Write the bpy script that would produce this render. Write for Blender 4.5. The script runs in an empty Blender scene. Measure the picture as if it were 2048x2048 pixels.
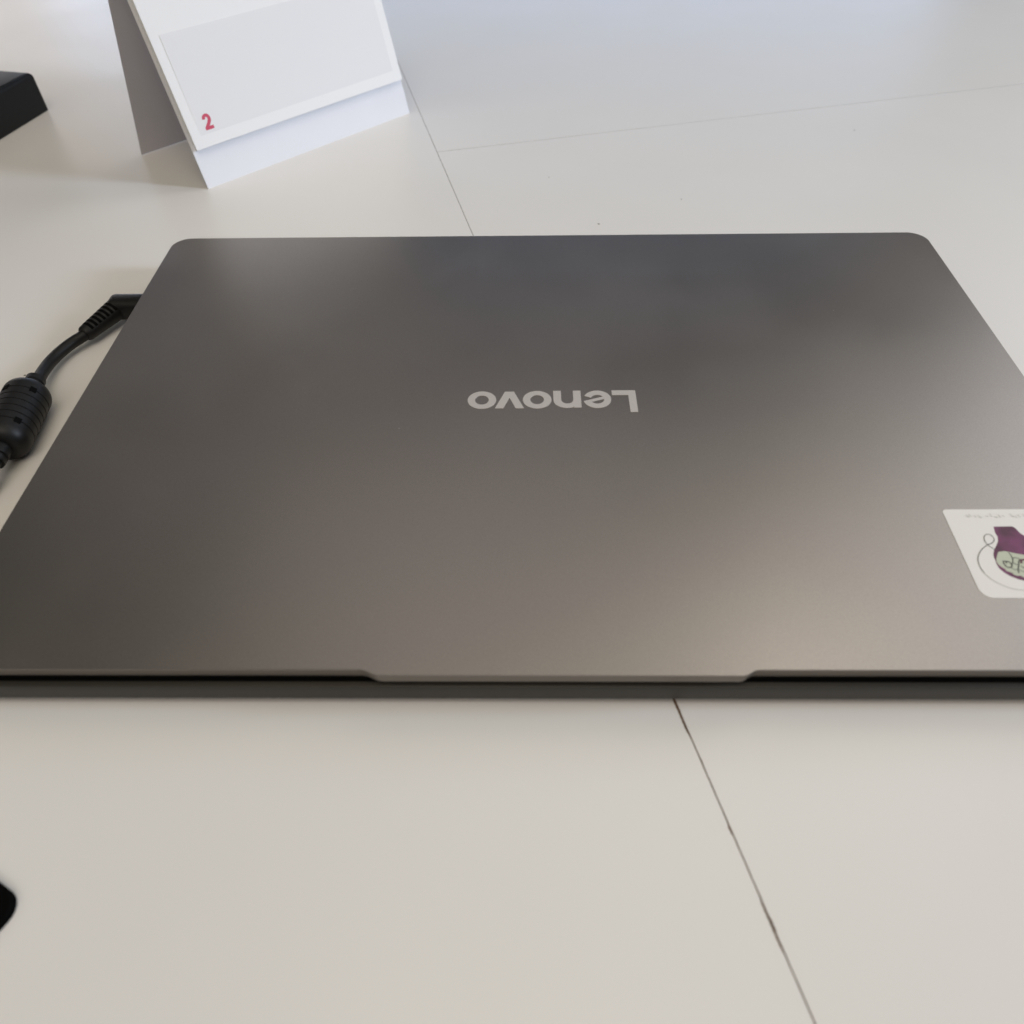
import bpy, bmesh, math, random
from mathutils import Vector, Matrix
from mathutils.geometry import tessellate_polygon

random.seed(7)
scene = bpy.context.scene
C = scene.collection

# ------------------------------------------------------------------ camera
cam_data = bpy.data.cameras.new('camera')
cam = bpy.data.objects.new('camera', cam_data)
C.objects.link(cam)
PITCH, YAW, ROLL = 0.842798, -0.026032, -0.021671
cp, sp = math.cos(PITCH), math.sin(PITCH)
fw = Vector((math.sin(YAW) * cp, math.cos(YAW) * cp, -sp))
rt = Vector((math.cos(YAW), -math.sin(YAW), 0))
up = rt.cross(fw)
c_, s_ = math.cos(ROLL), math.sin(ROLL)
r2 = c_ * rt + s_ * up
u2 = -s_ * rt + c_ * up
M = Matrix((r2, u2, -fw)).transposed().to_4x4()
M.translation = Vector((-0.010477, -0.105842, 0.201770))
cam.matrix_world = M
cam_data.sensor_width = 36
cam_data.lens = 1516.09 / 2048 * 36
cam_data.clip_start = 0.01
cam_data.clip_end = 50
cam_data.dof.use_dof = True
cam_data.dof.focus_distance = 0.32
cam_data.dof.aperture_fstop = 12
scene.camera = cam

# ------------------------------------------------------------------ world and lamps
world = bpy.data.worlds.new('World')
scene.world = world
world.use_nodes = True
bg = world.node_tree.nodes['Background']
bg.inputs[0].default_value = (1.0, 0.95, 0.90, 1)
bg.inputs[1].default_value = 0.004


def area(name, loc, target, size, power, color):
    d = bpy.data.lights.new(name, 'AREA')
    d.shape = 'RECTANGLE'
    d.size, d.size_y = size
    d.energy = power
    d.color = color
    o = bpy.data.objects.new(name, d)
    C.objects.link(o)
    o.location = loc
    o.rotation_euler = (Vector(target) - Vector(loc)).to_track_quat('-Z', 'Y').to_euler()
    return o


def lamp(name, az, el, size, power, color, dist=2.2):
    """area lamp aimed at the laptop; azimuth clockwise from straight ahead, elevation above the table (degrees)"""
    a, e = math.radians(az), math.radians(el)
    d = Vector((math.sin(a) * math.cos(e), math.cos(a) * math.cos(e), math.sin(e)))
    t = Vector((0, 0.15, 0))
    return area(name, t + d * dist, t, size, power, color)


lamp('side_window_light', 92, 30, (0.25, 0.25), 3.0, (0.86, 0.96, 1.0))
lamp('side_sky_light', 94, 21, (0.34, 0.42), 26.5, (0.74, 0.83, 1.0))
lamp('right_window_light', 56, 31, (1.0, 0.85), 4.7, (0.96, 0.97, 1.0))
lamp('right_fill_low', 66, 24, (0.45, 0.4), 1.8, (0.55, 0.74, 1.0))  # added low fill from the right, no separate window known there
lamp('far_fill', -2, 5.5, (2.0, 0.24), 6.0, (0.42, 0.62, 1.0), 1.75)  # no window known here; added to cool and brighten the far table
lamp('far_fill_left', -40, 5.5, (0.8, 0.24), 2.1, (1.0, 0.94, 0.93), 1.75)  # second added fill on the far side, not an actual window
lamp('high_fill_right', 48, 58, (0.8, 0.8), 4.6, (1.0, 0.92, 0.82))  # fill added high on the right to grade the lid's reflection
lamp('high_fill_far', -15, 60, (0.8, 0.8), 0.9, (1.0, 0.92, 0.90), 1.3)  # weak added fill from high beyond the laptop
lamp('overhead_fill', 0, 88, (1.2, 1.2), 2.8, (1.0, 0.90, 0.55))  # warm overhead fill, added without a known fixture
lamp('back_fill', 180, 60, (1.5, 1.5), 13.5, (1.0, 0.90, 0.84))  # broad fill added behind the camera to lift the whole table
lamp('back_fill_near', 178, 68, (0.5, 0.4), 0.85, (1.0, 0.85, 0.54), 0.85)  # close lamp put in only to warm the near table
lamp('back_fill_left', 222, 38, (1.2, 1.2), 2.1, (1.0, 0.88, 0.76))  # added fill from behind left, lifts the shadowed area
lamp('left_fill', 265, 40, (0.9, 0.9), 1.6, (1.0, 0.97, 0.68))  # added fill that brightens the left side of the table

scene.view_settings.view_transform = 'Standard'
scene.view_settings.look = 'None'
scene.view_settings.exposure = 0
scene.view_settings.gamma = 1


# ------------------------------------------------------------------ helpers
def mat(name, color, rough=0.5, metal=0.0, spec=0.5, noise=0.0, nscale=200.0, bump=0.0, bscale=2000.0, rnoise=0.0, rscale=30.0):
    m = bpy.data.materials.new(name)
    m.use_nodes = True
    nt = m.node_tree
    b = nt.nodes['Principled BSDF']
    b.inputs['Base Color'].default_value = (*color, 1)
    b.inputs['Roughness'].default_value = rough
    b.inputs['Metallic'].default_value = metal
    b.inputs['Specular IOR Level'].default_value = spec
    tc = nt.nodes.new('ShaderNodeTexCoord')
    if noise:
        n = nt.nodes.new('ShaderNodeTexNoise')
        n.inputs['Scale'].default_value = nscale
        n.inputs['Detail'].default_value = 4
        nt.links.new(tc.outputs['Object'], n.inputs['Vector'])
        mx = nt.nodes.new('ShaderNodeMapRange')
        mx.inputs['From Min'].default_value = 0.25
        mx.inputs['From Max'].default_value = 0.75
        mx.inputs['To Min'].default_value = 1 - noise
        mx.inputs['To Max'].default_value = 1 + noise
        nt.links.new(n.outputs['Fac'], mx.inputs['Value'])
        vm = nt.nodes.new('ShaderNodeVectorMath')
        vm.operation = 'SCALE'
        vm.inputs[0].default_value = color
        nt.links.new(mx.outputs['Result'], vm.inputs['Scale'])
        nt.links.new(vm.outputs['Vector'], b.inputs['Base Color'])
    if rnoise:
        n = nt.nodes.new('ShaderNodeTexNoise')
        n.inputs['Scale'].default_value = rscale
        n.inputs['Detail'].default_value = 6
        nt.links.new(tc.outputs['Object'], n.inputs['Vector'])
        mx = nt.nodes.new('ShaderNodeMapRange')
        mx.inputs['From Min'].default_value = 0.3
        mx.inputs['From Max'].default_value = 0.7
        mx.inputs['To Min'].default_value = rough - rnoise
        mx.inputs['To Max'].default_value = rough + rnoise
        nt.links.new(n.outputs['Fac'], mx.inputs['Value'])
        nt.links.new(mx.outputs['Result'], b.inputs['Roughness'])
    if bump:
        n = nt.nodes.new('ShaderNodeTexNoise')
        n.inputs['Scale'].default_value = bscale
        n.inputs['Detail'].default_value = 2
        nt.links.new(tc.outputs['Object'], n.inputs['Vector'])
        bp = nt.nodes.new('ShaderNodeBump')
        bp.inputs['Strength'].default_value = bump
        bp.inputs['Distance'].default_value = 0.0002
        nt.links.new(n.outputs['Fac'], bp.inputs['Height'])
        nt.links.new(bp.outputs['Normal'], b.inputs['Normal'])
    return m


def obj(name, bm, material, parent=None, smooth=False, angle=35):
    bmesh.ops.recalc_face_normals(bm, faces=bm.faces)
    me = bpy.data.meshes.new(name)
    bm.to_mesh(me)
    bm.free()
    me.materials.append(material)
    if smooth:
        me.shade_smooth()
        me.set_sharp_from_angle(angle=math.radians(angle))
    o = bpy.data.objects.new(name, me)
    C.objects.link(o)
    if parent:
        o.parent = parent
    return o


def thing(name, label, cat, loc=(0, 0, 0)):
    o = bpy.data.objects.new(name, None)
    o.empty_display_size = 0.02
    C.objects.link(o)
    o.location = loc
    o['label'] = label
    o['category'] = cat
    return o


def tag(o, label, cat):
    o['label'] = label
    o['category'] = cat
    return o


def loops_prism(loops, z0, z1, xf=None):
    """extruded flat shape: loops[0] is the outline, the others are holes; points (x, y)"""
    bm = bmesh.new()
    flat = []
    tv, bv = [], []
    for lp in loops:
        t = [bm.verts.new((x, y, z1)) for x, y in lp]
        b = [bm.verts.new((x, y, z0)) for x, y in lp]
        tv += t
        bv += b
        n = len(lp)
        for i in range(n):
            j = (i + 1) % n
            bm.faces.new((t[i], b[i], b[j], t[j]))
    tris = tessellate_polygon([[Vector((x, y, 0)) for x, y in lp] for lp in loops])
    for a, b, c in tris:
        try:
            bm.faces.new((tv[a], tv[b], tv[c]))
            bm.faces.new((bv[c], bv[b], bv[a]))
        except ValueError:
            pass
    if xf:
        bm.transform(xf)
    return bm


def prism(pts, z0, z1, bevel=0.0, seg=2, both=False):
    bm = bmesh.new()
    b = [bm.verts.new((x, y, z0)) for x, y in pts]
    t = [bm.verts.new((x, y, z1)) for x, y in pts]
    n = len(pts)
    top = bm.faces.new(t)
    bot = bm.faces.new(b[::-1])
    for i in range(n):
        j = (i + 1) % n
        bm.faces.new((b[i], b[j], t[j], t[i]))
    if bevel:
        ed = list(top.edges) + (list(bot.edges) if both else [])
        bmesh.ops.bevel(bm, geom=ed, offset=bevel, segments=seg, profile=0.5, affect='EDGES', clamp_overlap=True)
    return bm


def rrect(x0, x1, y0, y1, r, n=10):
    rs = r if isinstance(r, (list, tuple)) else [r] * 4     # bl, br, tr, tl
    out = []
    for (cx, cy, a0, rr) in ((x0 + rs[0], y0 + rs[0], 180, rs[0]), (x1 - rs[1], y0 + rs[1], 270, rs[1]),
                             (x1 - rs[2], y1 - rs[2], 0, rs[2]), (x0 + rs[3], y1 - rs[3], 90, rs[3])):
        for i in range(n + 1):
            a = math.radians(a0 + 90 * i / n)
            out.append((cx + rr * math.cos(a), cy + rr * math.sin(a)))
    return out


def loft(rings):
    bm = bmesh.new()
    vs = [[bm.verts.new(p) for p in r] for r in rings]
    n = len(vs[0])
    for a, b in zip(vs, vs[1:]):
        for i in range(n):
            j = (i + 1) % n
            bm.faces.new((a[i], a[j], b[j], b[i]))
    bm.faces.new(vs[0][::-1])
    bm.faces.new(vs[-1])
    return bm


def catmull(pts, n=8):
    P = [Vector(p) for p in pts]
    P = [P[0] * 2 - P[1]] + P + [P[-1] * 2 - P[-2]]
    out = []
    for i in range(1, len(P) - 2):
        for k in range(n):
            t = k / n
            a, b, c, d = P[i - 1], P[i], P[i + 1], P[i + 2]
            out.append(0.5 * ((2 * b) + (c - a) * t + (2 * a - 5 * b + 4 * c - d) * t * t + (-a + 3 * b - 3 * c + d) * t ** 3))
    out.append(P[-2])
    return out


def sweep(path, prof, seg=20, squash=1.0):
    """round tube along path; prof gives a radius for each path point; squash scales it vertically"""
    rings = []
    for i, p in enumerate(path):
        a = path[max(i - 1, 0)]
        b = path[min(i + 1, len(path) - 1)]
        d = (b - a)
        if d.length < 1e-9:
            d = Vector((0, -1, 0))
        d.normalize()
        side = d.cross(Vector((0, 0, 1))).normalized()
        upv = side.cross(d)
        r = prof[i]
        rings.append([p + side * (r * math.cos(2 * math.pi * k / seg)) + upv * (r * squash * math.sin(2 * math.pi * k / seg)) for k in range(seg)])
    return loft(rings)


def ribbon(pts, w, z, th=0.00003):
    P = [Vector((x, y, 0)) for x, y in pts]
    P = catmull(P, 5)
    L, R = [], []
    for i, p in enumerate(P):
        d = (P[min(i + 1, len(P) - 1)] - P[max(i - 1, 0)]).normalized()
        nrm = Vector((-d.y, d.x, 0)) * (w / 2)
        L.append(p + nrm)
        R.append(p - nrm)
    bm = bmesh.new()
    l = [bm.verts.new((v.x, v.y, z)) for v in L]
    r = [bm.verts.new((v.x, v.y, z)) for v in R]
    for i in range(len(l) - 1):
        bm.faces.new((l[i], r[i], r[i + 1], l[i + 1]))
    return bm


# ------------------------------------------------------------------ materials
M_table = mat('white_laminate', (0.785, 0.776, 0.758), rough=0.38, spec=0.45, noise=0.012, nscale=14, rnoise=0.02, rscale=22, bump=0.02, bscale=900)
M_core = mat('brown_chipboard', (0.17, 0.105, 0.065), rough=0.9, spec=0.2, noise=0.4, nscale=900)
M_lid = mat('grey_anodised_metal', (0.378, 0.352, 0.331), rough=0.37, metal=0.92, noise=0.10, nscale=2600, rnoise=0.03, rscale=14, bump=0.10, bscale=4200)
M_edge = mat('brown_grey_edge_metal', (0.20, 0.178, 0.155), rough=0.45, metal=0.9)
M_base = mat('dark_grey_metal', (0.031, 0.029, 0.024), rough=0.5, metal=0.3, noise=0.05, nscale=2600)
M_bezel = mat('black_plastic', (0.008, 0.008, 0.008), rough=0.6)
M_logo = mat('polished_logo_metal', (0.74, 0.705, 0.675), rough=0.46, metal=0.6)
M_rubber = mat('black_cable_rubber', (0.009, 0.009, 0.0092), rough=0.48, spec=0.3, noise=0.15, nscale=700, bump=0.05, bscale=2500)
M_hole = mat('deep_black', (0.002, 0.002, 0.002), rough=0.9, spec=0.1)
M_sticker = mat('white_sticker_vinyl', (0.80, 0.79, 0.765), rough=0.35, spec=0.4)
M_card = mat('white_card', (0.83, 0.84, 0.88), rough=0.75, spec=0.2, noise=0.01, nscale=60)
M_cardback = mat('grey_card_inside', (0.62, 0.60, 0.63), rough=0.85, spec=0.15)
M_page = mat('white_paper', (0.90, 0.90, 0.90), rough=0.8, spec=0.15)
M_inset = mat('pale_grey_print', (0.84, 0.84, 0.85), rough=0.8, spec=0.15)
M_red = mat('red_print', (0.62, 0.11, 0.17), rough=0.8, spec=0.15)
M_pad = mat('black_cloth', (0.004, 0.004, 0.004), rough=1.0, spec=0.0)
M_crumb = mat('brown_crumb', (0.10, 0.08, 0.06), rough=0.9)
M_ink = mat('grey_ink', (0.10, 0.10, 0.09), rough=0.6)
M_thin = mat('light_grey_ink', (0.42, 0.42, 0.39), rough=0.6)
M_faint = mat('faint_green_ink', (0.56, 0.58, 0.54), rough=0.6)
M_green = mat('pale_green_print', (0.52, 0.56, 0.44), rough=0.5)
M_wine = mat('dark_red_print', (0.11, 0.03, 0.045), rough=0.5)
# purple print: two inks mottled together
M_purple = mat('purple_print', (0.11, 0.03, 0.085), rough=0.45)
nt = M_purple.node_tree
tc = nt.nodes.new('ShaderNodeTexCoord')
nz = nt.nodes.new('ShaderNodeTexNoise')
nz.inputs['Scale'].default_value = 160
nz.inputs['Detail'].default_value = 3
cr = nt.nodes.new('ShaderNodeValToRGB')
cr.color_ramp.elements[0].position = 0.36
cr.color_ramp.elements[0].color = (0.085, 0.020, 0.048, 1)
cr.color_ramp.elements[1].position = 0.62
cr.color_ramp.elements[1].color = (0.170, 0.036, 0.112, 1)
nt.links.new(tc.outputs['Object'], nz.inputs['Vector'])
nt.links.new(nz.outputs['Fac'], cr.inputs['Fac'])
nt.links.new(cr.outputs['Color'], nt.nodes['Principled BSDF'].inputs['Base Color'])

# ------------------------------------------------------------------ table: three laminate panels with chipped seams
A = math.radians(14.67)
AC = math.radians(14.05)
T0 = Vector((-0.0646, 0.3731))
SV = Vector((-math.sin(A), math.cos(A)))        # along the long seam, away from the camera
SU = Vector((math.cos(A), math.sin(A)))
CU = Vector((math.cos(AC), math.sin(AC)))       # along the cross seam
table = thing('table', 'white laminate table of butted panels with thin dark seams under the laptop', 'table', (0, 0, 0))

chips_left = [(-0.3975, -0.3800, 0.00048), (-0.4245, -0.4215, 0.00036), (-0.4530, -0.4395, 0.00034), (-0.330, -0.325, .0003), (-0.47, -0.464, .0003)]
chips_right = [(-0.3900, -0.3835, 0.00015), (-0.448, -0.444, 0.0002), (-0.405, -0.403, 0.0001)]


def seam_offset(v, chips, seed):
    rnd = 0.00006 * (math.sin(v * 910 + seed) + math.sin(v * 2310 + seed * 2.3) * 0.6 + math.sin(v * 5270 + seed * 4.1) * 0.4)
    o = 0.00016 + max(-0.0001, rnd * 0.3) + 0.00005 * max(0.0, min(1.0, (-v - 0.1) / 0.3))
    for a, b, dp in chips:
        if a < v < b:
            e = min((v - a), (b - v)) / (b - a)
            o += dp * min(1, e * 6) * (0.75 + 0.25 * math.sin(v * 4100 + seed))
    return o


def steps(a, b, fine0=-0.46, fine1=0.05):
    vs, v = [a], a
    while v < b - 1e-6:
        v += 0.0006 if fine0 <= v <= fine1 else 0.01
        vs.append(min(v, b))
    return vs


def P2(u, v):
    q = T0 + SU * u + SV * v
    return (q.x, q.y)


V0, V1, U0, U1 = -0.75, 0.85, -0.95, 0.95
left_edge = [P2(-seam_offset(v, chips_left, 1.0), v) for v in steps(V0, V1)]
poly_left = [P2(U0, V0)] + left_edge + [P2(U0, V1)]
right_edge = [P2(seam_offset(v, chips_right, 5.0), v) for v in steps(V0, -0.0006)]


def cross_pt(t, off):
    q = T0 + CU * t + Vector((-CU.y, CU.x)) * off
    return (q.x, q.y)


dots = [0.0135, 0.042, 0.082, 0.009, 0.13]


def cross_off(t, seed):
    o = 0.00024 + 0.00005 * math.sin(t * 800 + seed)
    for k, d in enumerate(dots):
        if abs(t - d) < 0.0011 - 0.0001 * k:
            o += 0.00028 * (1 - abs(t - d) / 0.0012)
    return max(o, 0.0001)


ts = []
t = 0.0003
while t < 0.22:
    ts.append(t)
    t += 0.0006
ts.append(U1)
cross_near = [cross_pt(t, -cross_off(t, 0.4)) for t in ts]
cross_far = [cross_pt(t, cross_off(t, 2.0)) for t in ts]
poly_near = right_edge[::-1][::-1] + cross_near + [P2(U1, V0)]
right_edge2 = [P2(seam_offset(v, [], 3.0), v) for v in steps(0.0006, V1, 0, 0.2)]
poly_far = cross_far[::-1] + right_edge2 + [P2(U1, V1)]


def panel(poly, core, label):
    o = obj('table_panel', loops_prism([poly], -0.0004, 0.0), M_table, table)
    o['label'] = label
    c = obj('panel_core', loops_prism([core], -0.025, -0.00042), M_core, o)
    return o


g = 0.00003
panel(poly_left, [P2(U0, V0), P2(-g, V0), P2(-g, V1), P2(U0, V1)], 'wide white panel left of the long seam')
panel(poly_near, [P2(g, V0), P2(U1, V0), cross_pt(U1, -g), cross_pt(g, -g)], 'white panel right of the long seam, nearer')
panel(poly_far, [cross_pt(g, g), cross_pt(U1, g), P2(U1, V1), P2(g, V1)], 'white panel beyond the cross seam')

# ------------------------------------------------------------------ laptop
laptop = thing('laptop', 'closed grey metal laptop with its front edge toward the viewer, lettering upside down', 'laptop', (0, 0.118, 0))
inv = Matrix.Translation((0, -0.118, 0))


def lobj(name, bm, m, parent, **k):
    """parts are modelled in table coordinates; move them under the laptop's own origin"""
    bm.transform(inv)
    return obj(name, bm, m, parent, **k)


HW, D = 0.1795, 0.236
RB, RF = 0.0084, 0.0084
out = rrect(-HW, HW, 0.0, D, [RF, RF, RB, RB], 12)
# cut the thumb tab into the front edge: between the front-left and front-right corners
nl = 13
tab = [(-0.0562, 0.0), (-0.0549, -0.00025), (-0.0518, -0.00155), (-0.0504, -0.0018),
       (0.0486, -0.0018), (0.0498, -0.00155), (0.0520, -0.00025), (0.0531, 0.0)]
lid_out = out[:nl] + tab + out[nl:]


def inset_poly(pts, d):
    """move each outline point inward by d"""
    n = len(pts)
    o = []
    for i in range(n):
        p0, p1, p2 = Vector(pts[i - 1]), Vector(pts[i]), Vector(pts[(i + 1) % n])
        a, b = (p1 - p0), (p2 - p1)
        a = a.normalized() if a.length > 1e-9 else b.normalized()
        b = b.normalized() if b.length > 1e-9 else a
        nn = Vector((-(a + b).y, (a + b).x)).normalized()
        o.append((p1.x + nn.x * d, p1.y + nn.y * d))
    return o


lid = lobj('lid', loft([[(x, y, z) for x, y in inset_poly(lid_out, d)] for d, z in
                        ((0.00010, 0.01768), (0.00002, 0.01775), (0.00002, 0.01788), (0.00012, 0.018))]), M_lid, laptop)
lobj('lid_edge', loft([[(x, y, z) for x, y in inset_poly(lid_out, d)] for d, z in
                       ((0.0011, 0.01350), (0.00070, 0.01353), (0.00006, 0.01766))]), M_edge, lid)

bez = rrect(-HW + 0.0010, HW - 0.0010, 0.0011, D - 0.0010, 0.008, 8)
lobj('screen_bezel', prism(bez, 0.0107, 0.0136), M_hole, laptop)  # bezel filled out in deep black to paint the lid gap's darkness


gk = rrect(-HW + 0.0007, HW - 0.0007, 0.0005, D - 0.0008, 0.008, 8)
lobj('gap_shade_strip', prism(gk, 0.0098, 0.01062), M_hole, laptop)  # black strip painted in as the shade inside the lid gap


def ring(inset, z, fr=0.0):
    return [(x, y, z) for x, y in rrect(-HW + inset, HW - inset, -0.0012 + inset + fr, D - inset, max(0.0095 - inset * 0.3, 0.004), 12)]


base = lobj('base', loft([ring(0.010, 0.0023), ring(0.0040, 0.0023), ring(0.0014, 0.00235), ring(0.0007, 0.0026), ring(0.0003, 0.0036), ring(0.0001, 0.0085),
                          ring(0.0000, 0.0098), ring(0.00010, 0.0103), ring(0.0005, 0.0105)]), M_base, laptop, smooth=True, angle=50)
for (a, b, y) in ((-0.12, -0.06, 0.02), (0.06, 0.12, 0.02), (-0.13, 0.13, 0.205)):
    f = lobj('rubber_foot', prism(rrect(a, b, y, y + 0.008, 0.0035, 5), 0.0, 0.0024), M_bezel, base)

# lettering on the lid, read from the other side
ZL0, ZL1 = 0.01795, 0.01806


def ellipse(cx, cy, rx, ry, n=48):
    return [(cx + rx * math.cos(2 * math.pi * i / n), cy + ry * math.sin(2 * math.pi * i / n)) for i in range(n)]


def letter(loops):
    return lobj('letter', loops_prism(loops, ZL0, ZL1), M_logo, lid)


letter([[(0.0222, 0.1193), (0.0222, 0.11655), (0.0283, 0.11655), (0.0283, 0.1069), (0.0311, 0.1069), (0.0311, 0.1193)]])
# tilted e
R, r = 1.0, 0.50
oe, ie = [], []
for i in range(41):
    a = math.radians(-8 + (320 + 8 - 2) * i / 40)
    oe.append((R * math.cos(a), R * math.sin(a)))
for i in range(21):
    a = math.radians(318 - (318 - 196) * i / 20)
    oe.append((r * math.cos(a), r * math.sin(a)))
for i in range(21):
    a = math.radians(17 + 146 * i / 20)
    ie.append((r * 1.0 * math.cos(a), r * math.sin(a)))
tl = math.radians(19)


def exf(p):
    x, y = p[0] * 0.0052, p[1] * 0.0050
    x, y = x * math.cos(tl) - y * math.sin(tl), x * math.sin(tl) + y * math.cos(tl)
    return (0.01656 - x, 0.1142 - y)


letter([[exf(p) for p in oe], [exf(p) for p in ie]])
# n
npts = [(0.0105, 0.1192), (0.0105, 0.1095), (0.0077, 0.1095), (0.0077, 0.1106)]
for i in range(0, 13):
    a = math.radians(-62 - 118 * i / 12)
    npts.append((0.0052 + 0.0050 * math.cos(a), 0.1136 + 0.0043 * math.sin(a)))
npts += [(0.0002, 0.1192), (0.0031, 0.1192), (0.0031, 0.1140)]
for i in range(0, 11):
    a = math.radians(180 + 180 * i / 10)
    npts.append((0.00535 + 0.00225 * math.cos(a), 0.1140 + 0.0022 * math.sin(a)))
npts += [(0.0076, 0.1192)]
letter([npts])
letter([ellipse(-0.0059, 0.1141, 0.00535, 0.00505), ellipse(-0.0059, 0.1141, 0.00255, 0.0026)])
letter([[(-0.0180, 0.1188), (-0.0216, 0.10925), (-0.0185, 0.10925), (-0.01622, 0.1153), (-0.0139, 0.10925), (-0.0108, 0.10925), (-0.0146, 0.1188)]])
letter([ellipse(-0.02655, 0.1140, 0.00535, 0.00502), ellipse(-0.02655, 0.1140, 0.00255, 0.0026)])

# sticker near the lid's front right corner
ZS = 0.01812
st = []
for (x, y) in rrect(0.1232, 0.1748, 0.02375, 0.0585, [0.0036, 0.0036, 0.0014, 0.0014], 8):
    st.append((x + (y - 0.041) * 0.022, y))
sticker = lobj('sticker', prism(st, 0.01798, ZS, bevel=0.00004, seg=1), M_sticker, laptop)
sticker['label'] = 'white rounded sticker with a purple pot print'
XM = 0.1497


def sym(pts):
    return pts + [(2 * XM - x, y) for x, y in reversed(pts) if x < XM - 1e-5]


pot = [(0.13715, 0.05115), (0.1366, 0.0487), (0.13669, 0.04703), (0.13613, 0.04527), (0.13480, 0.0434), (0.13338, 0.04161), (0.13255, 0.0400), (0.13226, 0.03885), (0.13218, 0.0376),
       (0.13196, 0.03613), (0.1321, 0.0347), (0.13262, 0.03360), (0.1334, 0.0325), (0.13450, 0.03150), (0.13600, 0.03060), (0.13752, 0.03002), (0.1408, 0.0293), (0.1445, 0.0289)]
pot_top = [(XM, 0.0471), (0.1470, 0.0471), (0.14509, 0.04745), (0.1444, 0.0482), (0.14405, 0.0492), (0.14372, 0.05035), (0.1433, 0.0510), (0.14275, 0.05125)]
half = list(reversed(pot_top))                                     # (0.14275,..) -> (XM,..)
outline = pot + [(XM, 0.0287)] + [(2 * XM - x, y) for x, y in reversed(pot)] + [(2 * XM - x, y) for x, y in half] + pot_top[1:]
lobj('printed_pot', loops_prism([outline], ZS - 0.00004, ZS + 0.00002), M_purple, sticker)
gl = [(0.13444, 0.04096), (0.1330, 0.0388), (0.13232, 0.0373), (0.13240, 0.0362), (0.1331, 0.0349), (0.1337, 0.0345), (0.1338, 0.0337), (0.1345, 0.0333), (0.13520, 0.03295), (0.1355, 0.0322), (0.1364, 0.0318),
      (0.1372, 0.0319), (0.1381, 0.0311), (0.1395, 0.0309), (0.1410, 0.0312), (0.1430, 0.0302), (0.1460, 0.0307), (XM, 0.0300)]
gtop = [(XM, 0.0386), (0.1450, 0.0388), (0.1420, 0.0397), (0.1400, 0.0402), (0.13861, 0.0406), (0.1365, 0.04125)]
gout = gl + [(2 * XM - x, y) for x, y in reversed(gl[:-1])] + [(2 * XM - x, y) for x, y in reversed(gtop[1:])] + gtop
lobj('printed_label', loops_prism([gout], ZS - 0.00003, ZS + 0.00004), M_green, sticker)
thread = [(0.13372, 0.04203), (0.13299, 0.04268), (0.13235, 0.04376), (0.13205, 0.04528), (0.13258, 0.04704), (0.13361, 0.04792), (0.13474, 0.0478), (0.13525, 0.04659), (0.13497, 0.04549),
          (0.13386, 0.04441), (0.13235, 0.04376), (0.12992, 0.04204), (0.12809, 0.03991), (0.12701, 0.03781), (0.1266, 0.03531), (0.12691, 0.03286)]
lobj('printed_thread', ribbon(thread, 0.00026, ZS + 0.00005), M_ink, sticker)
thread2 = [(0.12691, 0.03286), (0.1281, 0.03063), (0.13015, 0.02864), (0.13298, 0.02705), (0.13602, 0.02656), (0.142, 0.0263)]
lobj('printed_thread', ribbon(thread2, 0.0002, ZS + 0.00005), M_thin, sticker)
zs = ZS + 0.00007
scripts = [
    ([(0.13489, 0.03655), (0.1352, 0.0372), (0.1344, 0.0373), (0.13423, 0.03613), (0.13461, 0.0351), (0.13567, 0.0350), (0.13640, 0.0359), (0.13600, 0.0371), (0.13500, 0.0372)], 0.00042),
    ([(0.13627, 0.0360), (0.13684, 0.03654), (0.13745, 0.0377), (0.13757, 0.03863), (0.13765, 0.0398), (0.13735, 0.0407)], 0.0003),
    ([(0.1374, 0.0378), (0.13806, 0.03863), (0.13918, 0.03850), (0.1398, 0.0378)], 0.00026),
    ([(0.1370, 0.0370), (0.1376, 0.0362), (0.13837, 0.03592)], 0.00026),
    ([(0.1400, 0.0381), (0.1390, 0.0372), (0.1384, 0.0358), (0.13767, 0.03448), (0.13713, 0.03285)], 0.0004),
    ([(0.1356, 0.0350), (0.1366, 0.0341), (0.1378, 0.0343)], 0.00022),
    ([(0.1388, 0.0355), (0.1398, 0.0347), (0.1408, 0.0355), (0.1415, 0.0346)], 0.0003),
    ([(0.1379, 0.0340), (0.1392, 0.0332), (0.1410, 0.0334)], 0.00022),
]
for pts, w in scripts:
    lobj('printed_stroke', ribbon(pts, w, zs), M_ink, sticker)
lobj('printed_rose', ribbon([(0.1394, 0.0365), (0.1402, 0.0378), (0.1414, 0.0376), (0.1408, 0.0366)], 0.0006, zs + 0.00001), M_wine, sticker)
# faint hand lettering along the top
bmf = bmesh.new()
x = 0.1302
for k in range(22):
    h0 = 0.0550 + 0.0003 * math.sin(k * 1.7)
    h1 = h0 + 0.0011 + 0.0004 * math.sin(k * 2.9)
    sl = -0.0004 - 0.0002 * math.cos(k * 2.1)
    w = 0.00022
    bmf.faces.new([bmf.verts.new(q) for q in ((x, h1, zs), (x + w, h1, zs), (x + w - sl, h0, zs), (x - sl, h0, zs))])
    if k % 3 == 0:
        bmf.faces.new([bmf.verts.new(q) for q in ((x + w, h0 + 0.0005, zs), (x + 0.0011, h0 + 0.0003, zs), (x + 0.0011, h0 + 0.0001, zs), (x + w, h0 + 0.0003, zs))])
    x += (0.0011, 0.0015, 0.0012, 0.0026, 0.0013)[k % 5]
lobj('faint_lettering', bmf, M_faint, sticker)

# ------------------------------------------------------------------ charger cable
cable = thing('charger_cable', 'black charger cable plugged into the left side of the laptop', 'cable', (-0.2, 0.15, 0))
cinv = Matrix.Translation((0.2, -0.15, 0))


def cobj(name, bm, m, parent, **k):
    bm.transform(cinv)
    return obj(name, bm, m, parent, smooth=True, **k)


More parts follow.
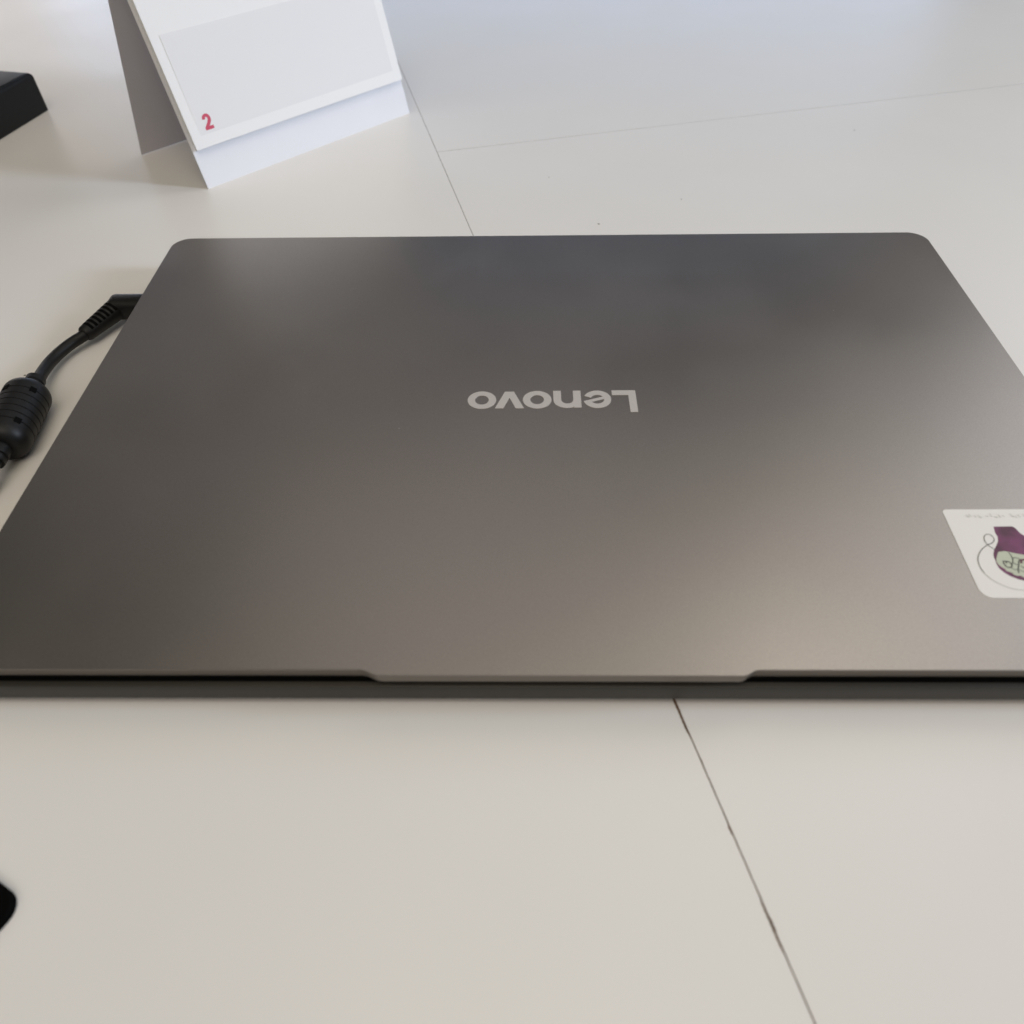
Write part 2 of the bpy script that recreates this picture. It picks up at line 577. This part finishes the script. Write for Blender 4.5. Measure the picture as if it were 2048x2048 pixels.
# plug housing: a rounded block against the laptop's side
plug_rings = []
for dz, ins in ((0.0028, 0.0022), (0.0033, 0.0009), (0.0045, 0.0), (0.0095, 0.0), (0.0110, 0.0006), (0.0120, 0.0017), (0.0124, 0.0030)):
    plug_rings.append([(x, y, dz) for x, y in rrect(-0.2006 + ins, -0.1800, 0.1888 + ins, 0.1990 - ins, [max(0.0042 - ins, .001), .0008, .0008, max(0.0036 - ins, .001)], 8)])
plug = cobj('plug', loft(plug_rings), M_rubber, cable, angle=60)
# strain relief boot with a row of ribs
b0, b1 = Vector((-0.1940, 0.1990, 0.0078)), Vector((-0.2057, 0.1742, 0.0060))
bdir = (b1 - b0).normalized()
n = 40
path, prof = [], []


def boot_r(q):
    return 0.0054 - 0.0018 * q


for i in range(n + 1):
    s = i / n
    path.append(b0.lerp(b1, s))
    rr = boot_r(s)
    if s > 0.95:
        rr -= 0.0007 * ((s - 0.95) / 0.05) ** 2
    if s < 0.2:
        rr -= 0.0035 * (1 - s / 0.2) ** 2
    prof.append(rr)
boot = cobj('strain_relief', sweep(path, prof, 28, 0.95), M_rubber, cable, angle=50)
bside = bdir.cross(Vector((0, 0, 1))).normalized()
bup = bside.cross(bdir)
for k in range(7):
    sk = 0.36 + 0.085 * k
    bm = bmesh.new()
    rows_ = []
    for ds in (-0.025, 0.025):
        row = []
        rr = boot_r(sk + ds) + 0.00007
        for j in range(9):
            an = math.radians(55 + (148 - 55) * j / 8)
            row.append(bm.verts.new(b0.lerp(b1, sk + ds) + bside * (rr * math.cos(an)) + bup * (rr * 0.95 * math.sin(an))))
        rows_.append(row)
    for j in range(8):
        bm.faces.new((rows_[0][j], rows_[0][j + 1], rows_[1][j + 1], rows_[1][j]))
    cobj('slot', bm, M_hole, boot)
# cord
cpts = [(-0.2040, 0.1778, 0.0060), (-0.2058, 0.1740, 0.0058), (-0.2096, 0.1692, 0.0052), (-0.2124, 0.1622, 0.0050), (-0.2133, 0.1548, 0.0054), (-0.2125, 0.1470, 0.0064), (-0.2112, 0.1405, 0.0074), (-0.2106, 0.1350, 0.0082)]
cp_ = catmull(cpts, 10)
cobj('cord', sweep(cp_, [0.00245] * len(cp_), 20), M_rubber, cable, angle=60)
# ferrite bead
fa, fb = Vector((-0.2100, 0.1330, 0.0088)), Vector((-0.2062, 0.0985, 0.0088))
fdir = (fb - fa).normalized()
flen = (fb - fa).length
cobj('cord_collar', sweep([fa - fdir * 0.0066, fa - fdir * 0.0063, fa - fdir * 0.0036, fa - fdir * 0.0033, fa - fdir * 0.0022, fa - fdir * 0.0019, fa + fdir * 0.002], [0.0030, 0.0037, 0.0038, 0.0033, 0.0033, 0.0039, 0.0041], 20), M_rubber, cable, angle=40)
path, prof = [], []
m = 200
RFB = 0.0087
for i in range(m + 1):
    s = i / m
    d = s * flen
    e = min(d, flen - d)
    rr = RFB
    if e < 0.0052:
        rr = RFB - 0.0046 * (1 - math.sqrt(max(0, 1 - (1 - e / 0.0052) ** 2)))
    for q in (0.24, 0.35, 0.45, 0.55, 0.65, 0.76):
        if abs(s - q) < 0.0075:
            rr -= 0.00032
    path.append(fa + fdir * d)
    prof.append(rr)
bead = cobj('ferrite_bead', sweep(path, prof, 40), M_rubber, cable, angle=30)
side = fdir.cross(Vector((0, 0, 1))).normalized()
for s in (0.24, 0.76):
    for ang in (44, 111):
        a = math.radians(ang)
        nrm = side * math.cos(a) * -1 + Vector((0, 0, 1)) * math.sin(a)
        tang = fdir.cross(nrm)
        p = fa + fdir * (flen * s)
        bm = bmesh.new()
        vs = []
        for dn in (-0.001, 0.00012):
            for (da, db) in ((-1, -1), (1, -1), (1, 1), (-1, 1)):
                vs.append(bm.verts.new(p + nrm * (RFB + dn) + fdir * (0.0013 * da) + tang * (0.0012 * db)))
        bm.faces.new(vs[0:4]); bm.faces.new(vs[4:8])
        for i in range(4):
            bm.faces.new((vs[i], vs[(i + 1) % 4], vs[4 + (i + 1) % 4], vs[4 + i]))
        cobj('notch', bm, M_hole, bead)
# far collar and the cord running out to the left
t0 = fb
tp = [fb - fdir * 0.002, fb + fdir * 0.0030, fb + fdir * 0.0042, fb + fdir * 0.0044, fb + fdir * 0.0056, fb + fdir * 0.0058, fb + fdir * 0.0075]
cobj('cord_collar', sweep(tp, [0.0034, 0.0038, 0.0037, 0.0030, 0.0030, 0.0036, 0.0034], 20), M_rubber, cable, angle=40)
ct = [fb + fdir * 0.004, fb + fdir * 0.009, Vector((-0.2065, 0.082, 0.0052)), Vector((-0.2125, 0.072, 0.0035)), Vector((-0.224, 0.060, 0.0026)), Vector((-0.245, 0.050, 0.0025)), Vector((-0.30, 0.043, 0.0025)), Vector((-0.40, 0.045, 0.0025))]
cp_ = catmull(ct, 10)
cobj('cord', sweep(cp_, [0.00245] * len(cp_), 20), M_rubber, cable, angle=60)

# ------------------------------------------------------------------ desk calendar (a tent of card with a pad of pages)
F = Vector((-0.1943, 0.3263, 0.0))
e1 = Vector((0.7005, 0.7137, 0))
eb = Vector((-0.7137, 0.7005, 0))
CH, CB, CL = 0.125, 0.072, 0.152
cal = thing('desk_calendar', 'white card desk calendar standing behind the laptop', 'calendar', F + eb * (CB / 2) + e1 * (CL / 2))
calinv = Matrix.Translation(-cal.location)
apex = eb * (CB / 2) + Vector((0, 0, CH))
s2 = apex.normalized()
SL = apex.length
nf = e1.cross(s2)


def slab(pts, base, ax, ay, nn, t0, t1):
    """flat board: pts in (ax, ay) coordinates, thickness from t0 to t1 along nn"""
    bm = bmesh.new()
    a = [bm.verts.new(base + ax * x + ay * y + nn * t0) for x, y in pts]
    b = [bm.verts.new(base + ax * x + ay * y + nn * t1) for x, y in pts]
    k = len(pts)
    bm.faces.new(a[::-1])
    bm.faces.new(b)
    for i in range(k):
        j = (i + 1) % k
        bm.faces.new((a[i], a[j], b[j], b[i]))
    bm.transform(calinv)
    return bm


rect = [(0, 0), (CL, 0), (CL, SL), (0, SL)]
obj('front_panel', slab(rect, F, e1, s2, nf, -0.0006, 0.0), M_card, cal)
Bk = F + eb * CB
s3 = (apex - eb * CB).normalized()
nb = s3.cross(e1)
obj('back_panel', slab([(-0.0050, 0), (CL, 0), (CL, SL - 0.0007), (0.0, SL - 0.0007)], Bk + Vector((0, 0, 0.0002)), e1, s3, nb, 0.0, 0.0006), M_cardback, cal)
# pad of pages: slightly loosened from the panel towards the bottom
pg0 = 0.0205
pad = bmesh.new()
cols = []
NS = 12
for i in range(NS + 1):
    s = pg0 + (SL - 0.002 - pg0) * i / NS
    lift = 0.0009 * (1 - i / NS)
    cols.append((s, 0.0004 + lift, 0.0032 + lift * 0.5))
rows = []
for s, lo, hi in cols:
    rows.append([pad.verts.new(F + e1 * x + s2 * s + nf * tt) for x, tt in ((0.0014, lo), (CL - 0.0014, lo), (CL - 0.0014, hi), (0.0014, hi))])
for a, b in zip(rows, rows[1:]):
    for i in range(4):
        j = (i + 1) % 4
        pad.faces.new((a[i], a[j], b[j], b[i]))
pad.faces.new(rows[0][::-1])
pad.faces.new(rows[-1])
pad.transform(calinv)
pages = obj('page_pad', pad, M_page, cal)


def page_lift(s):
    k = 1 - (s - pg0) / (SL - 0.002 - pg0)
    return 0.0032 + 0.00045 * k


base_pt = F
z0 = page_lift(pg0 + 0.006)
obj('printed_box', slab([(0.0069, 0.0267), (CL - 0.007, 0.0267), (CL - 0.007, 0.076), (0.0069, 0.076)], F, e1, s2, nf, z0 - 0.0002, z0 + 0.00005), M_inset, pages)
# the red numeral
two = [(0, 0), (5.2, 0), (5.2, 1.7), (2.9, 1.7), (4.6, 3.6), (5.1, 4.8), (5.1, 6.0), (4.6, 7.2), (3.6, 7.9), (2.4, 8.0), (1.2, 7.6), (0.4, 6.8), (0.05, 5.5), (1.8, 5.3), (2.0, 6.0), (2.5, 6.4), (3.1, 6.2), (3.3, 5.6), (3.1, 4.8), (2.3, 3.7), (0.0, 1.3)]
bmn = bmesh.new()
tv = [bmn.verts.new(F + e1 * (0.0111 + x * 0.001) + s2 * (0.0284 + y * 0.001) + nf * (z0 + 0.00012)) for x, y in two]
for a, b, c in tessellate_polygon([[Vector((x, y, 0)) for x, y in two]]):
    bmn.faces.new((tv[a], tv[b], tv[c]))
bmn.transform(calinv)
num = obj('printed_numeral', bmn, M_red, pages)

# ------------------------------------------------------------------ dark things cut by the photograph's corners
# black pad at the lower left
d1 = Vector((0.0080, -0.0043)).normalized()
d2 = Vector((d1.y, -d1.x))
pc = Vector((-0.1336, -0.0546))
pts = []
for (a, b) in ((0, 0), (0, 0.10), (-0.12, 0.10), (-0.12, 0)):
    pts.append(pc + d1 * a + d2 * b)
padc = sum(pts, Vector((0, 0))) / 4
rp = [(d1 * a + d2 * b + pc - padc) for a, b in rrect(-0.12, 0.0, 0.0, 0.10, 0.005, 6)]
bm = prism([(q.x, q.y) for q in rp][::-1], 0.0, 0.0025, bevel=0.0006)
pd = obj('mouse_pad', bm, M_pad)
pd.location = (padc.x, padc.y, 0.0002)
tag(pd, 'flat black pad at the lower left corner, in front of the laptop', 'pad')

# black box at the upper left
q0 = Vector((-0.3505, 0.3981))
dd = Vector((0.0049, 0.0214)).normalized()
dn = Vector((-dd.y, dd.x))
pts = [q0 - dd * 0.05, q0 + dd * 0.050, q0 + dd * 0.050 + dn * 0.06, q0 - dd * 0.05 + dn * 0.06]
bc = sum(pts, Vector((0, 0))) / 4
bm = prism([(q.x - bc.x, q.y - bc.y) for q in pts], 0.0, 0.024, bevel=0.003, seg=3)
bx = obj('black_case', bm, M_rubber, smooth=True)
bx.location = (bc.x, bc.y, 0.0002)
tag(bx, 'black case at the upper left corner, beyond the calendar shadow', 'case')

# ------------------------------------------------------------------ crumbs on the table
crumbs = [((0.0774, 0.3080), 0.0007, 'tiny dark crumb behind the laptop, right of its middle'),
          ((0.0293, 0.2810), 0.0007, 'tiny grey crumb close behind the back edge of the laptop'),
          ((0.0040, 0.3367), 0.0005, 'tiny faint crumb between laptop and cross seam'),
          ((-0.2259, 0.1534), 0.0007, 'tiny flat crumb beside the ferrite bead of the cable'),
          ((0.1995, 0.3985), 0.0006, 'tiny crumb on the far right of the table')]
for i, ((x, y), sz, lab) in enumerate(crumbs):
    bm = bmesh.new()
    bmesh.ops.create_icosphere(bm, subdivisions=1, radius=sz * 0.75)
    for v in bm.verts:
        v.co *= random.uniform(0.55, 1.2)
        v.co.z *= 0.4
    o = obj('crumb', bm, M_crumb)
    o.location = (x, y, sz * 0.22)
    o.scale = (1.3, 0.8, 1)
    tag(o, lab, 'crumb')

# a few specks of dust on the lid
specks = [((0.1195, 0.1711), 'tiny pale dust speck on the right half of the laptop lid'),
          ((-0.0560, 0.0985), 'tiny pale dust speck on the left half of the laptop lid')]
for (x, y), lab in specks:
    bm = bmesh.new()
    bmesh.ops.create_icosphere(bm, subdivisions=1, radius=0.00022)
    for v in bm.verts:
        v.co *= random.uniform(0.5, 1.2)
        v.co.z *= 0.4
    o = obj('dust_speck', bm, M_sticker)
    o.location = (x, y, 0.01808)
    tag(o, lab, 'dust')
